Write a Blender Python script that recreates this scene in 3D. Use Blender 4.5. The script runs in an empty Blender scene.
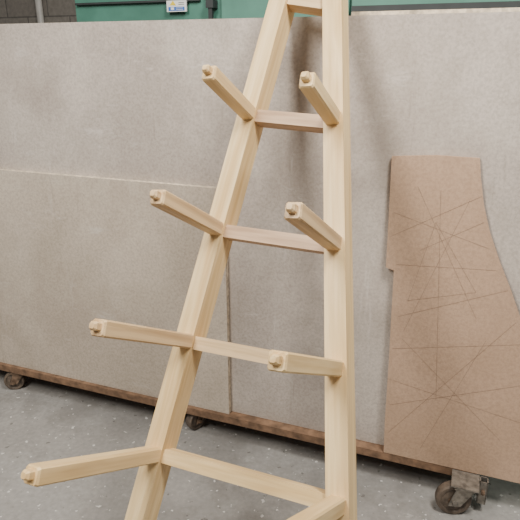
import bpy, bmesh, math, random
from mathutils import Vector, Matrix
random.seed(4)
scene = bpy.context.scene
C = scene.collection
H = 1.4; TH = math.radians(20); F = 560.0
ct, st = math.cos(TH), math.sin(TH)
def c2w(v):   # survey frame -> room frame
    x, y, z = v
    return Vector((x, z*ct - y*st, H - (z*st + y*ct)))
def cdir(v):
    x, y, z = v
    return Vector((x, z*ct - y*st, -(z*st + y*ct)))
# ---------------------------------------------------------------- materials
def newmat(name):
    m = bpy.data.materials.new(name); m.use_nodes = True
    nt = m.node_tree; b = nt.nodes['Principled BSDF']
    return m, nt, b
def noise(nt, scale, detail=4, vscale=None, coord='Object', rough=.55, loc=(0,0,0), dist=0, rot=None):
    tc = nt.nodes.new('ShaderNodeTexCoord'); mp = nt.nodes.new('ShaderNodeMapping')
    n = nt.nodes.new('ShaderNodeTexNoise')
    nt.links.new(tc.outputs[coord], mp.inputs[0]); nt.links.new(mp.outputs[0], n.inputs['Vector'])
    if vscale: mp.inputs['Scale'].default_value = vscale
    if rot: mp.inputs['Rotation'].default_value = rot
    mp.inputs['Location'].default_value = loc
    n.inputs['Scale'].default_value = scale; n.inputs['Detail'].default_value = detail
    n.inputs['Roughness'].default_value = rough; n.inputs['Distortion'].default_value = dist
    return n.outputs['Fac']
def ramp(nt, fac, stops):
    r = nt.nodes.new('ShaderNodeValToRGB'); e = r.color_ramp.elements
    while len(e) < len(stops): e.new(.5)
    for i, (p, c) in enumerate(stops):
        e[i].position = p; e[i].color = (*c, 1) if len(c) == 3 else c
    nt.links.new(fac, r.inputs[0]); return r.outputs[0]
def mix(nt, a, b, fac, mode='MIX'):
    m = nt.nodes.new('ShaderNodeMix'); m.data_type = 'RGBA'; m.blend_type = mode
    if isinstance(fac, (int, float)): m.inputs[0].default_value = fac
    else: nt.links.new(fac, m.inputs[0])
    for i, v in ((6, a), (7, b)):
        if isinstance(v, tuple): m.inputs[i].default_value = (*v, 1)
        else: nt.links.new(v, m.inputs[i])
    return m.outputs[2]
def bump(nt, b, h, s, d=.002):
    n = nt.nodes.new('ShaderNodeBump'); n.inputs['Strength'].default_value = s; n.inputs['Distance'].default_value = d
    nt.links.new(h, n.inputs['Height']); nt.links.new(n.outputs[0], b.inputs['Normal'])
def wood(name, light, dark, seed=0, streak=.35, streakcol=(.40, .235, .115)):
    m, nt, b = newmat(name)
    g = noise(nt, 80, 6, (1, 1, .05), loc=(seed, seed*2, 0), dist=.3)
    w = noise(nt, 11, 3, (1, 1, .14), loc=(seed, 3, seed), dist=1.0)
    c1 = ramp(nt, g, [(.36, dark), (.62, light)])
    c2 = ramp(nt, w, [(.36, (.84, .77, .66)), (.56, (1, 1, 1))])
    col = mix(nt, c1, c2, 1.0, 'MULTIPLY')
    s = noise(nt, 24, 5, (1, 1, .08), loc=(seed*3, 1, seed), dist=.6)
    sf = ramp(nt, s, [(.52, (0, 0, 0)), (.66, (streak, streak, streak))])
    col = mix(nt, col, streakcol, sf)
    nt.links.new(col, b.inputs['Base Color']); b.inputs['Roughness'].default_value = .5
    bump(nt, b, g, .08, .001)
    return m
def plain(name, c, rough=.5, metal=0, var=.15, sc=20):
    m, nt, b = newmat(name)
    n = noise(nt, sc, 4)
    col = ramp(nt, n, [(.3, tuple(x*(1-var) for x in c)), (.7, tuple(min(1, x*(1+var)) for x in c))])
    nt.links.new(col, b.inputs['Base Color']); b.inputs['Roughness'].default_value = rough
    b.inputs['Metallic'].default_value = metal
    return m
def sheet(name, c, c2, stain, seed, streak=.5, amt=.55, smear=(.72, .67, .61), speck=.80):
    m, nt, b = newmat(name)
    big = noise(nt, 1.9, 8, loc=(seed, seed, seed), rough=.62, dist=.4)
    base = ramp(nt, big, [(.42, c2), (.58, c)])
    fine = noise(nt, 110, 5, loc=(seed, 1, 0), rough=.8)
    f = ramp(nt, fine, [(.38, (speck, speck*.985, speck*.97)), (.58, (1.05, 1.05, 1.04))])
    col = mix(nt, base, f, 1.0, 'MULTIPLY')
    s = noise(nt, 2.4, 12, (1, 1, .7), rough=.7, loc=(3, seed, 2))
    sf = ramp(nt, s, [(.50, (0, 0, 0)), (.66, (amt, amt, amt))])
    col = mix(nt, col, stain, sf)
    # scuffs, smears and faint vertical runs
    for k, (rt, sc, th, vs) in enumerate(((.7, 7, .58, (.4, 1, 1.3)), (0, 14, .58, (1.3, 1, .10)), (.2, 12, .60, (.35, 1, 1.3)), (0, 9, .58, (1.2, 1, .15)), (-.5, 30, .62, (.2, 1, 1.5)))):
        d = noise(nt, sc, 12, vs, rough=.8, loc=(seed+k, 8, 5+k), rot=(0, rt, 0))
        df = ramp(nt, d, [(th, (0, 0, 0)), (th+.06, (streak, streak, streak))])
        col = mix(nt, col, smear if k != 1 else tuple(x*.8 for x in stain), df)
    nt.links.new(col, b.inputs['Base Color']); b.inputs['Roughness'].default_value = .75
    bump(nt, b, fine, .15, .001)
    return m
M = {}
M['wood'] = wood('pale_wood', (.84, .63, .335), (.72, .51, .245), 0, .2)
M['wood2'] = wood('tan_wood', (.55, .37, .225), (.39, .245, .14), 3, .6)
M['wood3'] = wood('pale_wood_b', (.83, .615, .325), (.70, .49, .235), 7, .25)
M['wood4'] = wood('streaked_wood', (.72, .515, .285), (.56, .38, .195), 11, .55)
M['sheet_back'] = sheet('grey_beige_board', (.54, .475, .415), (.44, .38, .33), (.31, .255, .21), 1, .34, .5)
M['sheet_front'] = sheet('grey_board', (.57, .49, .40), (.48, .405, .325), (.36, .285, .22), 5, .32, .42)
M['edge'] = plain('board_edge', (.58, .49, .37), .8, 0, .4, 60)
M['mdf'] = sheet('brown_mdf', (.49, .33, .225), (.44, .295, .195), (.37, .24, .155), 9, .08, .3, (.54, .39, .28), .85)
M['pencil'] = plain('pencil', (.24, .165, .115), .8)
M['brown'] = plain('brown_rail', (.18, .105, .06), .7, 0, .5, 30)
M['rust'] = plain('rusty_steel', (.18, .12, .08), .6, .4, .65, 50)
M['steel'] = plain('dull_steel', (.29, .265, .23), .45, .7, .45, 50)
M['rubber'] = plain('dark_wheel', (.10, .075, .055), .6, 0, .6, 40)
M['green'] = plain('green_paint', (.065, .18, .135), .4, 0, .2, 6)
M['green_light'] = plain('light_green_paint', (.085, .22, .165), .4, 0, .15, 6)
M['dark'] = plain('dark_steel', (.03, .035, .035), .5)
M['white'] = plain('sticker_white', (.75, .75, .72), .5, 0, .03)
M['blue'] = plain('sticker_blue', (.03, .13, .45), .5, 0, .05)
M['yellow'] = plain('sticker_yellow', (.75, .55, .03), .5, 0, .05)
M['pipe'] = plain('pipe_white', (.5, .48, .44), .4, 0, .08)
# floor
m, nt, b = newmat('concrete')
n1 = noise(nt, 1.6, 8, rough=.6); n2 = noise(nt, 60, 6); n3 = noise(nt, 14, 9, (.5, 1, 1), rough=.78, loc=(4, 2, 0), rot=(0, 0, .6))
base = ramp(nt, n1, [(.38, (.26, .245, .225)), (.62, (.36, .345, .32))])
f = ramp(nt, n2, [(.3, (.80, .80, .80)), (.7, (1.03, 1.03, 1.03))])
col = mix(nt, base, f, 1.0, 'MULTIPLY')
n4 = noise(nt, 3.8, 9, rough=.72, loc=(9, 1, 3))
dk = ramp(nt, n4, [(.38, (.5, .5, .5)), (.50, (0, 0, 0))])
col = mix(nt, col, (.16, .148, .132), dk)
sp = ramp(nt, n3, [(.60, (0, 0, 0)), (.66, (.4, .4, .4))])
col = mix(nt, col, (.55, .53, .49), sp)
n5 = noise(nt, 46, 3, rough=.5, loc=(2, 7, 3)); s5 = ramp(nt, n5, [(.67, (0, 0, 0)), (.69, (.8, .8, .8))])
col = mix(nt, col, (.70, .68, .64), s5)
n6 = noise(nt, 36, 3, rough=.5, loc=(5, 1, 8)); s6 = ramp(nt, n6, [(.68, (0, 0, 0)), (.70, (.7, .7, .7))])
col = mix(nt, col, (.10, .09, .08), s6)
nt.links.new(col, b.inputs['Base Color']); b.inputs['Roughness'].default_value = .6
bump(nt, b, n2, .25, .002); M['floor'] = m
# block wall
m, nt, b = newmat('block_wall')
tc = nt.nodes.new('ShaderNodeTexCoord'); mp = nt.nodes.new('ShaderNodeMapping'); br = nt.nodes.new('ShaderNodeTexBrick')
mp.inputs['Rotation'].default_value = (math.radians(90), 0, 0)
nt.links.new(tc.outputs['Object'], mp.inputs[0]); nt.links.new(mp.outputs[0], br.inputs['Vector'])
br.inputs['Scale'].default_value = 1; br.inputs['Brick Width'].default_value = .44; br.inputs['Row Height'].default_value = .215
br.inputs['Mortar Size'].default_value = .006
br.inputs['Color1'].default_value = (.25, .225, .195, 1); br.inputs['Color2'].default_value = (.29, .265, .23, 1); br.inputs['Mortar'].default_value = (.14, .13, .115, 1)
nz = noise(nt, 30, 6); ff = ramp(nt, nz, [(.3, (.7, .7, .7)), (.7, (1, 1, 1))])
nt.links.new(mix(nt, br.outputs[0], ff, 1.0, 'MULTIPLY'), b.inputs['Base Color']); b.inputs['Roughness'].default_value = .9
M['block'] = m
# ---------------------------------------------------------------- helpers
def empty(name, loc, label, cat, group=None, rz=0):
    o = bpy.data.objects.new(name, None); C.objects.link(o)
    o.location = loc; o.rotation_euler = (0, 0, rz); o.empty_display_size = .1
    o['label'] = label; o['category'] = cat
    if group: o['group'] = group
    return o
def link(name, bm, mat, parent=None, world=None, smooth=False):
    """bm is in `world` frame coordinates (world matrix of the new object)."""
    bmesh.ops.recalc_face_normals(bm, faces=bm.faces)
    me = bpy.data.meshes.new(name); bm.to_mesh(me); bm.free()
    if smooth:
        for p in me.polygons: p.use_smooth = True
    me.materials.append(mat)
    o = bpy.data.objects.new(name, me); C.objects.link(o)
    W = world or Matrix.Identity(4)
    if parent:
        o.parent = parent; o.matrix_basis = wmat(parent).inverted() @ W
    else: o.matrix_basis = W
    return o
def wmat(o):
    m = o.matrix_basis.copy() if o.type != 'EMPTY' else Matrix.LocRotScale(o.location, o.rotation_euler, o.scale)
    return wmat(o.parent) @ m if o.parent else m
def bevel(bm, off, seg=2):
    bmesh.ops.bevel(bm, geom=[e for e in bm.edges if len(e.link_faces) == 2 and e.calc_face_angle(0) > .3], offset=off, segments=seg, affect='EDGES', profile=.6)
def box(bm, lo, hi, mt=None):
    vs = [bm.verts.new(((lo, hi)[i & 1][0], (lo, hi)[(i >> 1) & 1][1], (lo, hi)[(i >> 2) & 1][2])) for i in range(8)]
    for f in ((0,1,3,2),(4,6,7,5),(0,4,5,1),(2,3,7,6),(0,2,6,4),(1,5,7,3)):
        bm.faces.new([vs[k] for k in f])
    if mt: bmesh.ops.transform(bm, matrix=mt, verts=vs)
    return vs
def cyl(bm, r, h, mt, n=32, r2=None):
    bmesh.ops.create_cone(bm, cap_ends=True, segments=n, radius1=r, radius2=r if r2 is None else r2, depth=h, matrix=mt)
def frame(origin, zax, xax):
    z = zax.normalized(); x = (xax - z*xax.dot(z)).normalized(); y = z.cross(x)
    m = Matrix((x, y, z)).transposed().to_4x4(); m.translation = origin
    return m
# ---------------------------------------------------------------- setting
bm = bmesh.new(); box(bm, (-6, -3, -.1), (6, 7, 0)); o = link('floor', bm, M['floor']); o['kind'] = 'structure'
# board plane frame: local x = along the boards (rightwards), local y = away from the camera, z up
ang = math.atan2(-.349, .937)
BF = Matrix.Translation((.579, 1.555, 0)) @ Matrix.Rotation(ang, 4, 'Z')
ex = Vector((math.cos(ang), math.sin(ang), 0)); ey = Vector((-math.sin(ang), math.cos(ang), 0)); O = Vector((.579, 1.555, 0))
def bp(px, py, off=0.0):     # survey point on the plane `off` behind the board front -> (u, z)
    d = cdir(((px-260)/F, (py-260)/F, 1)); o = Vector((0, 0, H))
    s = ((O + ey*off) - o).dot(ey) / d.dot(ey)
    P = o + d*s
    return ((P - O).dot(ex), P.z)
bm = bmesh.new(); box(bm, (-5, 2.6, 0), (5, 2.75, 3.0))
o = link('wall_back', bm, M['block'], None, BF); o['kind'] = 'structure'
# ---------------------------------------------------------------- board trolley
DT = .126
troot = empty('board_trolley', BF @ Vector((-1.0, .25, 0)), 'low brown trolley on casters carrying the upright grey boards', 'trolley', rz=ang)
u_end = bp(486, 478, -.03)[0]
bm = bmesh.new(); box(bm, (-2.5, .0, DT-.022), (u_end-.03, .55, DT)); bevel(bm, .002); link('deck', bm, M['brown'], troot, BF)
bm = bmesh.new(); box(bm, (-2.5, -.035, DT-.030), (u_end-.03, -.0005, DT-.001)); bevel(bm, .003); link('front_rail', bm, M['brown'], troot, BF)
def caster(u, v, r, w, yaw, top):
    T = BF @ Matrix.Translation((u, v, 0)) @ Matrix.Rotation(yaw, 4, 'Z')
    bm = bmesh.new()
    for s in (-1, 1):   # fork cheeks
        pts = [(-r*.35, r*.75), (r*.35, r*.75), (r*1.1, top-.012), (-r*.2+.012, top-.012)]
        vs = [bm.verts.new((x, s*(w/2+.006)+d, z)) for d in (-.002, .002) for x, z in pts]
        bm.faces.new(vs[:4]); bm.faces.new(vs[4:][::-1])
        for i in range(4):
            j = (i+1) % 4; bm.faces.new((vs[i], vs[j], vs[4+j], vs[4+i]))
    box(bm, (-.006, -w/2-.009, top-.014), (r*1.12, w/2+.009, top-.008))
    cyl(bm, .018, .012, Matrix.Translation((r*.5, 0, top-.006)), 20)
    cyl(bm, .009, w+.034, Matrix.Translation((0, 0, r)) @ Matrix.Rotation(math.pi/2, 4, 'X'), 6)
    fk = link('caster', bm, M['steel'] if r > .05 else M['rust'], troot, T)
    bm = bmesh.new()
    R = Matrix.Rotation(math.pi/2, 4, 'X')
    prof = [(r*.35, w/2), (r*.72, w/2*.8), (r*.78, w/2), (r*.94, w/2), (r, w/2*.6), (r, -w/2*.6), (r*.94, -w/2), (r*.78, -w/2), (r*.72, -w/2*.8), (r*.35, -w/2)]
    n = 40; rings = []
    for i in range(n):
        a = 2*math.pi*i/n
        rings.append([bm.verts.new((math.cos(a)*q, y, r+math.sin(a)*q)) for q, y in prof])
    for i in range(n):
        for k in range(len(prof)):
            kk = (k+1) % len(prof)
            bm.faces.new((rings[i][k], rings[(i+1) % n][k], rings[(i+1) % n][kk], rings[i][kk]))
    link('wheel', bm, M['rubber'], fk, T)
    bm = bmesh.new(); cyl(bm, r*.34, w*.9, Matrix.Translation((0, 0, r)) @ R, 24); bevel(bm, .002)
    link('hub', bm, M['rust'], fk, T)
caster(bp(17, 380, -.0)[0], -.012, .044, .03, .5, DT-.028)
caster(bp(194, 415, .0)[0], .015, .043, .03, 1.2, DT-.028)
uc = bp(453, 497, -.085)[0]
caster(uc, -.088, .056, .034, .25, DT-.005)
# steel socket and plate holding the near caster
bm = bmesh.new(); box(bm, (uc-.012, -.118, DT-.007), (u_end-.021, -.036, DT-.002)); bevel(bm, .001); link('caster_plate', bm, M['steel'], troot, BF)
bm = bmesh.new()     # open steel box section at the end of the rail
x0, x1, y0, y1, z0, z1, t = u_end-.020, u_end+.006, -.070, -.040, DT-.085, DT-.0005, .004
box(bm, (x0, y0, z0), (x1, y0+t, z1)); box(bm, (x0, y1-t, z0), (x1, y1, z1)); box(bm, (x0, y0, z0), (x0+t, y1, z1)); box(bm, (x1-t, y0, z0), (x1, y1, z1))
link('end_socket', bm, M['steel'], troot, BF)
bm = bmesh.new(); cyl(bm, .007, .012, Matrix.Translation((u_end-.007, -.076, DT-.035)) @ Matrix.Rotation(math.pi/2, 4, 'X'), 6); link('bolt', bm, M['rust'], troot, BF)
# ---------------------------------------------------------------- boards
def board(name, u0, u1, y0, y1, z0, z1, mat, label):
    mid = (u0+u1)/2
    bm = bmesh.new(); box(bm, (u0-mid, y0, 0), (u1-mid, y1, z1-z0)); bevel(bm, .0012, 1)
    o = link(name, bm, mat, None, BF @ Matrix.Translation((mid, 0, z0)))
    o.data.materials.append(M['edge'])
    for p in o.data.polygons:
        if abs(p.normal.y) < .9: p.material_index = 1
    o['label'] = label; o['category'] = 'board'; return o
ztop = 1.505
board('sheet_board', -2.45, .55, .002, .020, DT, ztop, M['sheet_back'], 'tallest grey-beige sheet board standing full height behind the wooden rack')
ur, zt = bp(224, 189, -.020)
board('sheet_board', -2.42, ur, -.020, .001, DT, zt, M['sheet_front'], 'shorter grey sheet board in front at left, ending halfway up')
board('sheet_board', bp(352, 10, .03)[0], .60, .024, .040, DT, 1.516, M['edge'], 'pale board of which only the top edge shows, at upper right behind the tallest board')
# ---------------------------------------------------------------- template
off_b, off_t = -.032, -.006     # leans back slightly
outline = [(392,156),(436,155),(480,158),(481,178),(484,205),(490,232),(500,262),(511,290),(523,325),(534,360),(540,400),(544,440),(546,489),(470,470),(384,449),(385,420),(389,360),(394,270),(386,267),(389,215)]
zb = DT; zt_ = bp(436, 155, off_t)[1]
def tp(px, py):
    off = off_b
    for _ in range(6):
        u, z = bp(px, py, off); off = off_b + (off_t-off_b)*(z-zb)/(zt_-zb)
    return Vector((u, off, z))
pts = [tp(*p) for p in outline]
for p in pts: p.z = max(p.z, DT)
for i in (12, 13, 14): pts[i].z = DT + .001
bm = bmesh.new()
fr = [bm.verts.new(p + Vector((0, -.004, 0))) for p in pts]; bk = [bm.verts.new(p + Vector((0, .004, 0))) for p in pts]
bm.faces.new(fr); bm.faces.new(bk[::-1])
for i in range(len(pts)):
    j = (i+1) % len(pts); bm.faces.new((fr[i], fr[j], bk[j], bk[i]))
T0 = BF @ Matrix.Translation((pts[13].x, off_b, DT))
bmesh.ops.transform(bm, matrix=Matrix.Translation((-pts[13].x, -off_b, -DT)), verts=bm.verts)
tb = link('template_board', bm, M['mdf'], None, T0)
tb['label'] = 'brown fibreboard template with pencil construction lines, leaning at the right of the grey boards'; tb['category'] = 'template'
bm = bmesh.new()
def stroke(P, w=.0011):
    Q = [tp(*p) + Vector((0, -.0046, 0)) for p in P]
    for a, b_ in zip(Q[:-1], Q[1:]):
        d = (b_-a).normalized(); s = Vector((-d.z, 0, d.x)).normalized()*w/2
        vs = [bm.verts.new(v) for v in (a-s, b_-s, b_+s, a+s)]; bm.faces.new(vs)
for P in ([(394,212),(488,248)],[(391,236),(482,196)],[(418,186),(476,318)],[(470,200),(404,330)],[(396,264),(496,270)],
          [(408,300),(436,222),(476,292),(408,300)],[(398,316),(508,290)],[(392,348),(524,344)],[(441,190),(436,400)],
          [(388,432),(516,322)],[(390,404),(528,384)],[(388,378),(526,424)],[(402,338),(500,440)],[(486,340),(420,448)],
          [(420,250),(484,222)]):
    stroke(P, .0008)
bmesh.ops.transform(bm, matrix=Matrix.Translation((-pts[13].x, -off_b, -DT)), verts=bm.verts)
link('pencil_marks', bm, M['pencil'], tb, T0)
# ---------------------------------------------------------------- green machine behind
u0 = bp(76, 12, .6)[0]
mroot = empty('workshop_machine', BF @ Vector((u0+1, .9, 0)), 'green painted workshop machine standing behind the boards', 'machine', rz=ang)
bm = bmesh.new(); box(bm, (u0, .6, .25), (u0+3.2, 1.3, 1.95)); bevel(bm, .012, 3); link('body', bm, M['green'], mroot, BF)
bm = bmesh.new(); box(bm, (u0+.05, .65, 0), (u0+3.1, 1.25, .25)); link('plinth', bm, M['dark'], mroot, BF)
for a_, b_ in ((222, 349), (352, 560)):
    ua = bp(a_, 10, .585)[0]; ub = bp(b_, 10, .585)[0]
    bm = bmesh.new(); box(bm, (ua, .582, 1.2), (ub, .5995, 1.9)); bevel(bm, .004); link('access_panel', bm, M['green_light'], mroot, BF)
bm = bmesh.new(); zl = bp(300, 8, .56)[1]; box(bm, (bp(352, 9, .57)[0], .56, zl-.03), (bp(560, 9, .57)[0], .581, zl+.002)); bevel(bm, .002); link('ledge', bm, M['dark'], mroot, BF)
bm = bmesh.new(); box(bm, (u0+.01, .585, bp(110, 3, .59)[1]-.004), (bp(200, 3, .59)[0], .5995, bp(110, 3, .59)[1]+.004)); bevel(bm, .002); link('trim_strip', bm, M['dark'], mroot, BF)
uh, zh = bp(211, 8, .57)
bm = bmesh.new()
box(bm, (uh-.008, .560, zh-.25), (uh+.008, .575, zh+.10)); box(bm, (uh-.008, .57, zh-.24), (uh+.008, .599, zh-.21)); box(bm, (uh-.016, .555, zh+.0), (uh+.016, .599, zh+.03))
bevel(bm, .002); link('handle', bm, M['dark'], mroot, BF)
us0, zs0 = bp(167, 12, .577); us1, zs1 = bp(186, 0, .577)
bm = bmesh.new(); box(bm, (us0, .577, zs0), (us1, .584, zs1)); sk = link('sticker', bm, M['white'], mroot, BF)
bm = bmesh.new(); a = bp(168.5, 11, .5765); c = bp(184.5, 6.5, .5765); box(bm, (a[0], .5762, a[1]), (c[0], .5768, c[1])); link('sticker_blue_field', bm, M['blue'], sk, BF)
bm = bmesh.new()
a, c, d_ = bp(169.5, 5.3, .5765), bp(176, 5.3, .5765), bp(172.8, .6, .5765)
vs = [bm.verts.new((q[0], .5764, q[1])) for q in (a, c, d_)]; bm.faces.new(vs); link('warning_triangle', bm, M['yellow'], sk, BF)
bm = bmesh.new()
for (x0, y0, x1, y1) in ((171,10,174,7.3),(176,8.2,183,7.6),(176,9.8,183,9.2)):
    a = bp(x0, y0, .576); c = bp(x1, y1, .576); box(bm, (a[0], .5755, a[1]), (c[0], .5760, c[1]))
link('sticker_print', bm, M['white'], sk, BF)
bm = bmesh.new()
for (x0, y0, x1, y1) in ((178.5,4.5,184,3.9),(178.5,2.7,184,2.1)):
    a = bp(x0, y0, .576); c = bp(x1, y1, .576); box(bm, (a[0], .5755, a[1]), (c[0], .5760, c[1]))
link('sticker_lines', bm, M['dark'], sk, BF)
# pipe on the block wall
up = bp(38, 8, 2.55)[0]
bm = bmesh.new(); cyl(bm, .028, 2.9, Matrix.Translation((0, 0, 1.45)), 24)
T = BF @ Matrix.Translation((up, 2.565, 0)); pr = empty('wall_pipe', T.translation, 'pale vertical pipe fixed to the concrete block wall at top left', 'pipe', rz=ang)
link('pipe', bm, M['pipe'], pr, T, True)
for z in (.6, 1.6, 2.5):
    bm = bmesh.new(); cyl(bm, .036, .03, Matrix.Translation((0, 0, z)), 24); link('clip', bm, M['steel'], pr, T)
# ---------------------------------------------------------------- wooden rack
D = 1.35
pc = Vector((.464, .232, 1))
def rk(px, py):
    v = Vector(((px-260)/F, (py-260)/F, 1)); return c2w(v * (D / v.dot(pc)))
p = cdir(pc.normalized()).normalized()       # into the rack, away from the viewer
Lp = [rk(246,113), rk(214,228), rk(184,340), rk(152,453)]
Rp = [rk(333,118), rk(334,243), rk(335,368), rk(337,505)]
Lp.insert(0, Lp[0] - (Lp[3]-Lp[0])/3*1.13); Rp.insert(0, Rp[0] - (Rp[3]-Rp[0])/3*1.14)
dl = (Lp[4]-Lp[0]).normalized(); dr = (Rp[4]-Rp[0]).normalized()
PW, PD = .050, .064
rroot = empty('wooden_rack', ((Lp[4]+Rp[4])/2).xy.to_3d(), 'tall pale wooden rack with two converging posts, rungs and forward pegs, leaning on the boards', 'rack')
def post(A, d):
    side = d.cross(p).normalized()
    if side.x < 0: side = -side
    T = frame(A, -d, side); bm = bmesh.new(); inv = T.inverted(); top = []; bot = []
    for a, b_ in ((-1, 0), (1, 0), (1, 1), (-1, 1)):
        c = A + side*(PW/2*a) + p*(PD*b_)
        top.append(bm.verts.new(inv @ (c - d*.13)))
        bot.append(bm.verts.new(inv @ (c + d*((0.001-c.z)/d.z))))
    bm.faces.new(top); bm.faces.new(bot[::-1])
    for i in range(4):
        j = (i+1) % 4; bm.faces.new((top[i], top[j], bot[j], bot[i]))
    bevel(bm, .003, 1); o = link('post', bm, M['wood'] if A is Lp[0] else M['wood3'], rroot, T)
    return side
sl = post(Lp[0], dl); sr = post(Rp[0], dr)
for i in range(5):
    a = Lp[i] + sl*(PW/2-.001) + p*.014; b_ = Rp[i] - sr*(PW/2-.001) + p*.014
    ax = b_-a; T = frame(a, ax, p); h = .0165
    bm = bmesh.new(); box(bm, (-.004, -h, 0), (.033, h, ax.length)); bevel(bm, .002, 1)
    link('rung', bm, (M['wood4'], M['wood2'], M['wood2'], M['wood4'], M['wood'])[i], rroot, T)
def peg(A, L, mat):
    ax = -p; up = -(dl+dr).normalized(); up = (up - ax*up.dot(ax)).normalized()
    T = frame(A, ax, up); w = .0175; bm = bmesh.new()
    def ring(z, s, c, dx=0):
        q = w*s
        return [bm.verts.new((x+dx, y, z)) for x, y in ((q, q-c), (q-c, q), (-q+c, q), (-q, q-c), (-q, -q+c), (-q+c, -q), (q-c, -q), (q, -q+c))]
    def skin(rings):
        for r0, r1 in zip(rings[:-1], rings[1:]):
            for i in range(8):
                j = (i+1) % 8; bm.faces.new((r0[i], r0[j], r1[j], r1[i]))
        bm.faces.new(rings[0][::-1]); bm.faces.new(rings[-1])
    skin([ring(0, 1, .0035), ring(L-.016, 1, .0035), ring(L-.011, .86, .0035)])
    o = link('peg', bm, mat, rroot, T)
    bm = bmesh.new()     # solid faceted nub standing off the cut shoulder
    skin([ring(L-.0115, .52, .0026, .0025), ring(L+.001, .52, .0030, .0025), ring(L+.007, .32, .0022, .0025)])
    link('peg_nub', bm, mat, o, T)
for i, t in enumerate((0, .146, .18, .224, .262)):
    if not i: continue
    L = t*D*pc.length
    peg(Lp[i] + sl*.0075, L, M['wood4'] if i in (2, 3) else M['wood3']); peg(Rp[i], (L if i != 1 else L*.9), M['wood'] if i != 2 else M['wood4'])
# ---------------------------------------------------------------- light and camera
def area(name, loc, target, size, power, col=(1, .96, .90), sy=None):
    l = bpy.data.lights.new(name, 'AREA'); l.energy = power; l.size = size; l.color = col
    if sy: l.shape = 'RECTANGLE'; l.size_y = sy
    o = bpy.data.objects.new(name, l); C.objects.link(o); o.location = loc
    o.rotation_euler = (Vector(target)-Vector(loc)).to_track_quat('-Z', 'Y').to_euler()
area('ceiling_strip_a', (.75, .45, 3.0), (0, 1.5, .6), .4, 85, sy=.9)
area('ceiling_strip_b', (-1.3, .0, 3.0), (0, 1.6, .5), .6, 95, sy=1.1)
area('ceiling_strip_c', (.3, 3.0, 3.2), (.3, 3.3, 0), 1.2, 28, sy=2.5)
w = bpy.data.worlds.new('world'); scene.world = w; w.use_nodes = True
w.node_tree.nodes['Background'].inputs[0].default_value = (1, .98, .96, 1); w.node_tree.nodes['Background'].inputs[1].default_value = .19
cam = bpy.data.cameras.new('camera'); co = bpy.data.objects.new('camera', cam); C.objects.link(co)
co.location = (0, 0, H); co.rotation_euler = (math.radians(90)-TH, 0, 0)
cam.sensor_width = 36; cam.lens = F/520*36; cam.clip_start = .02
scene.camera = co
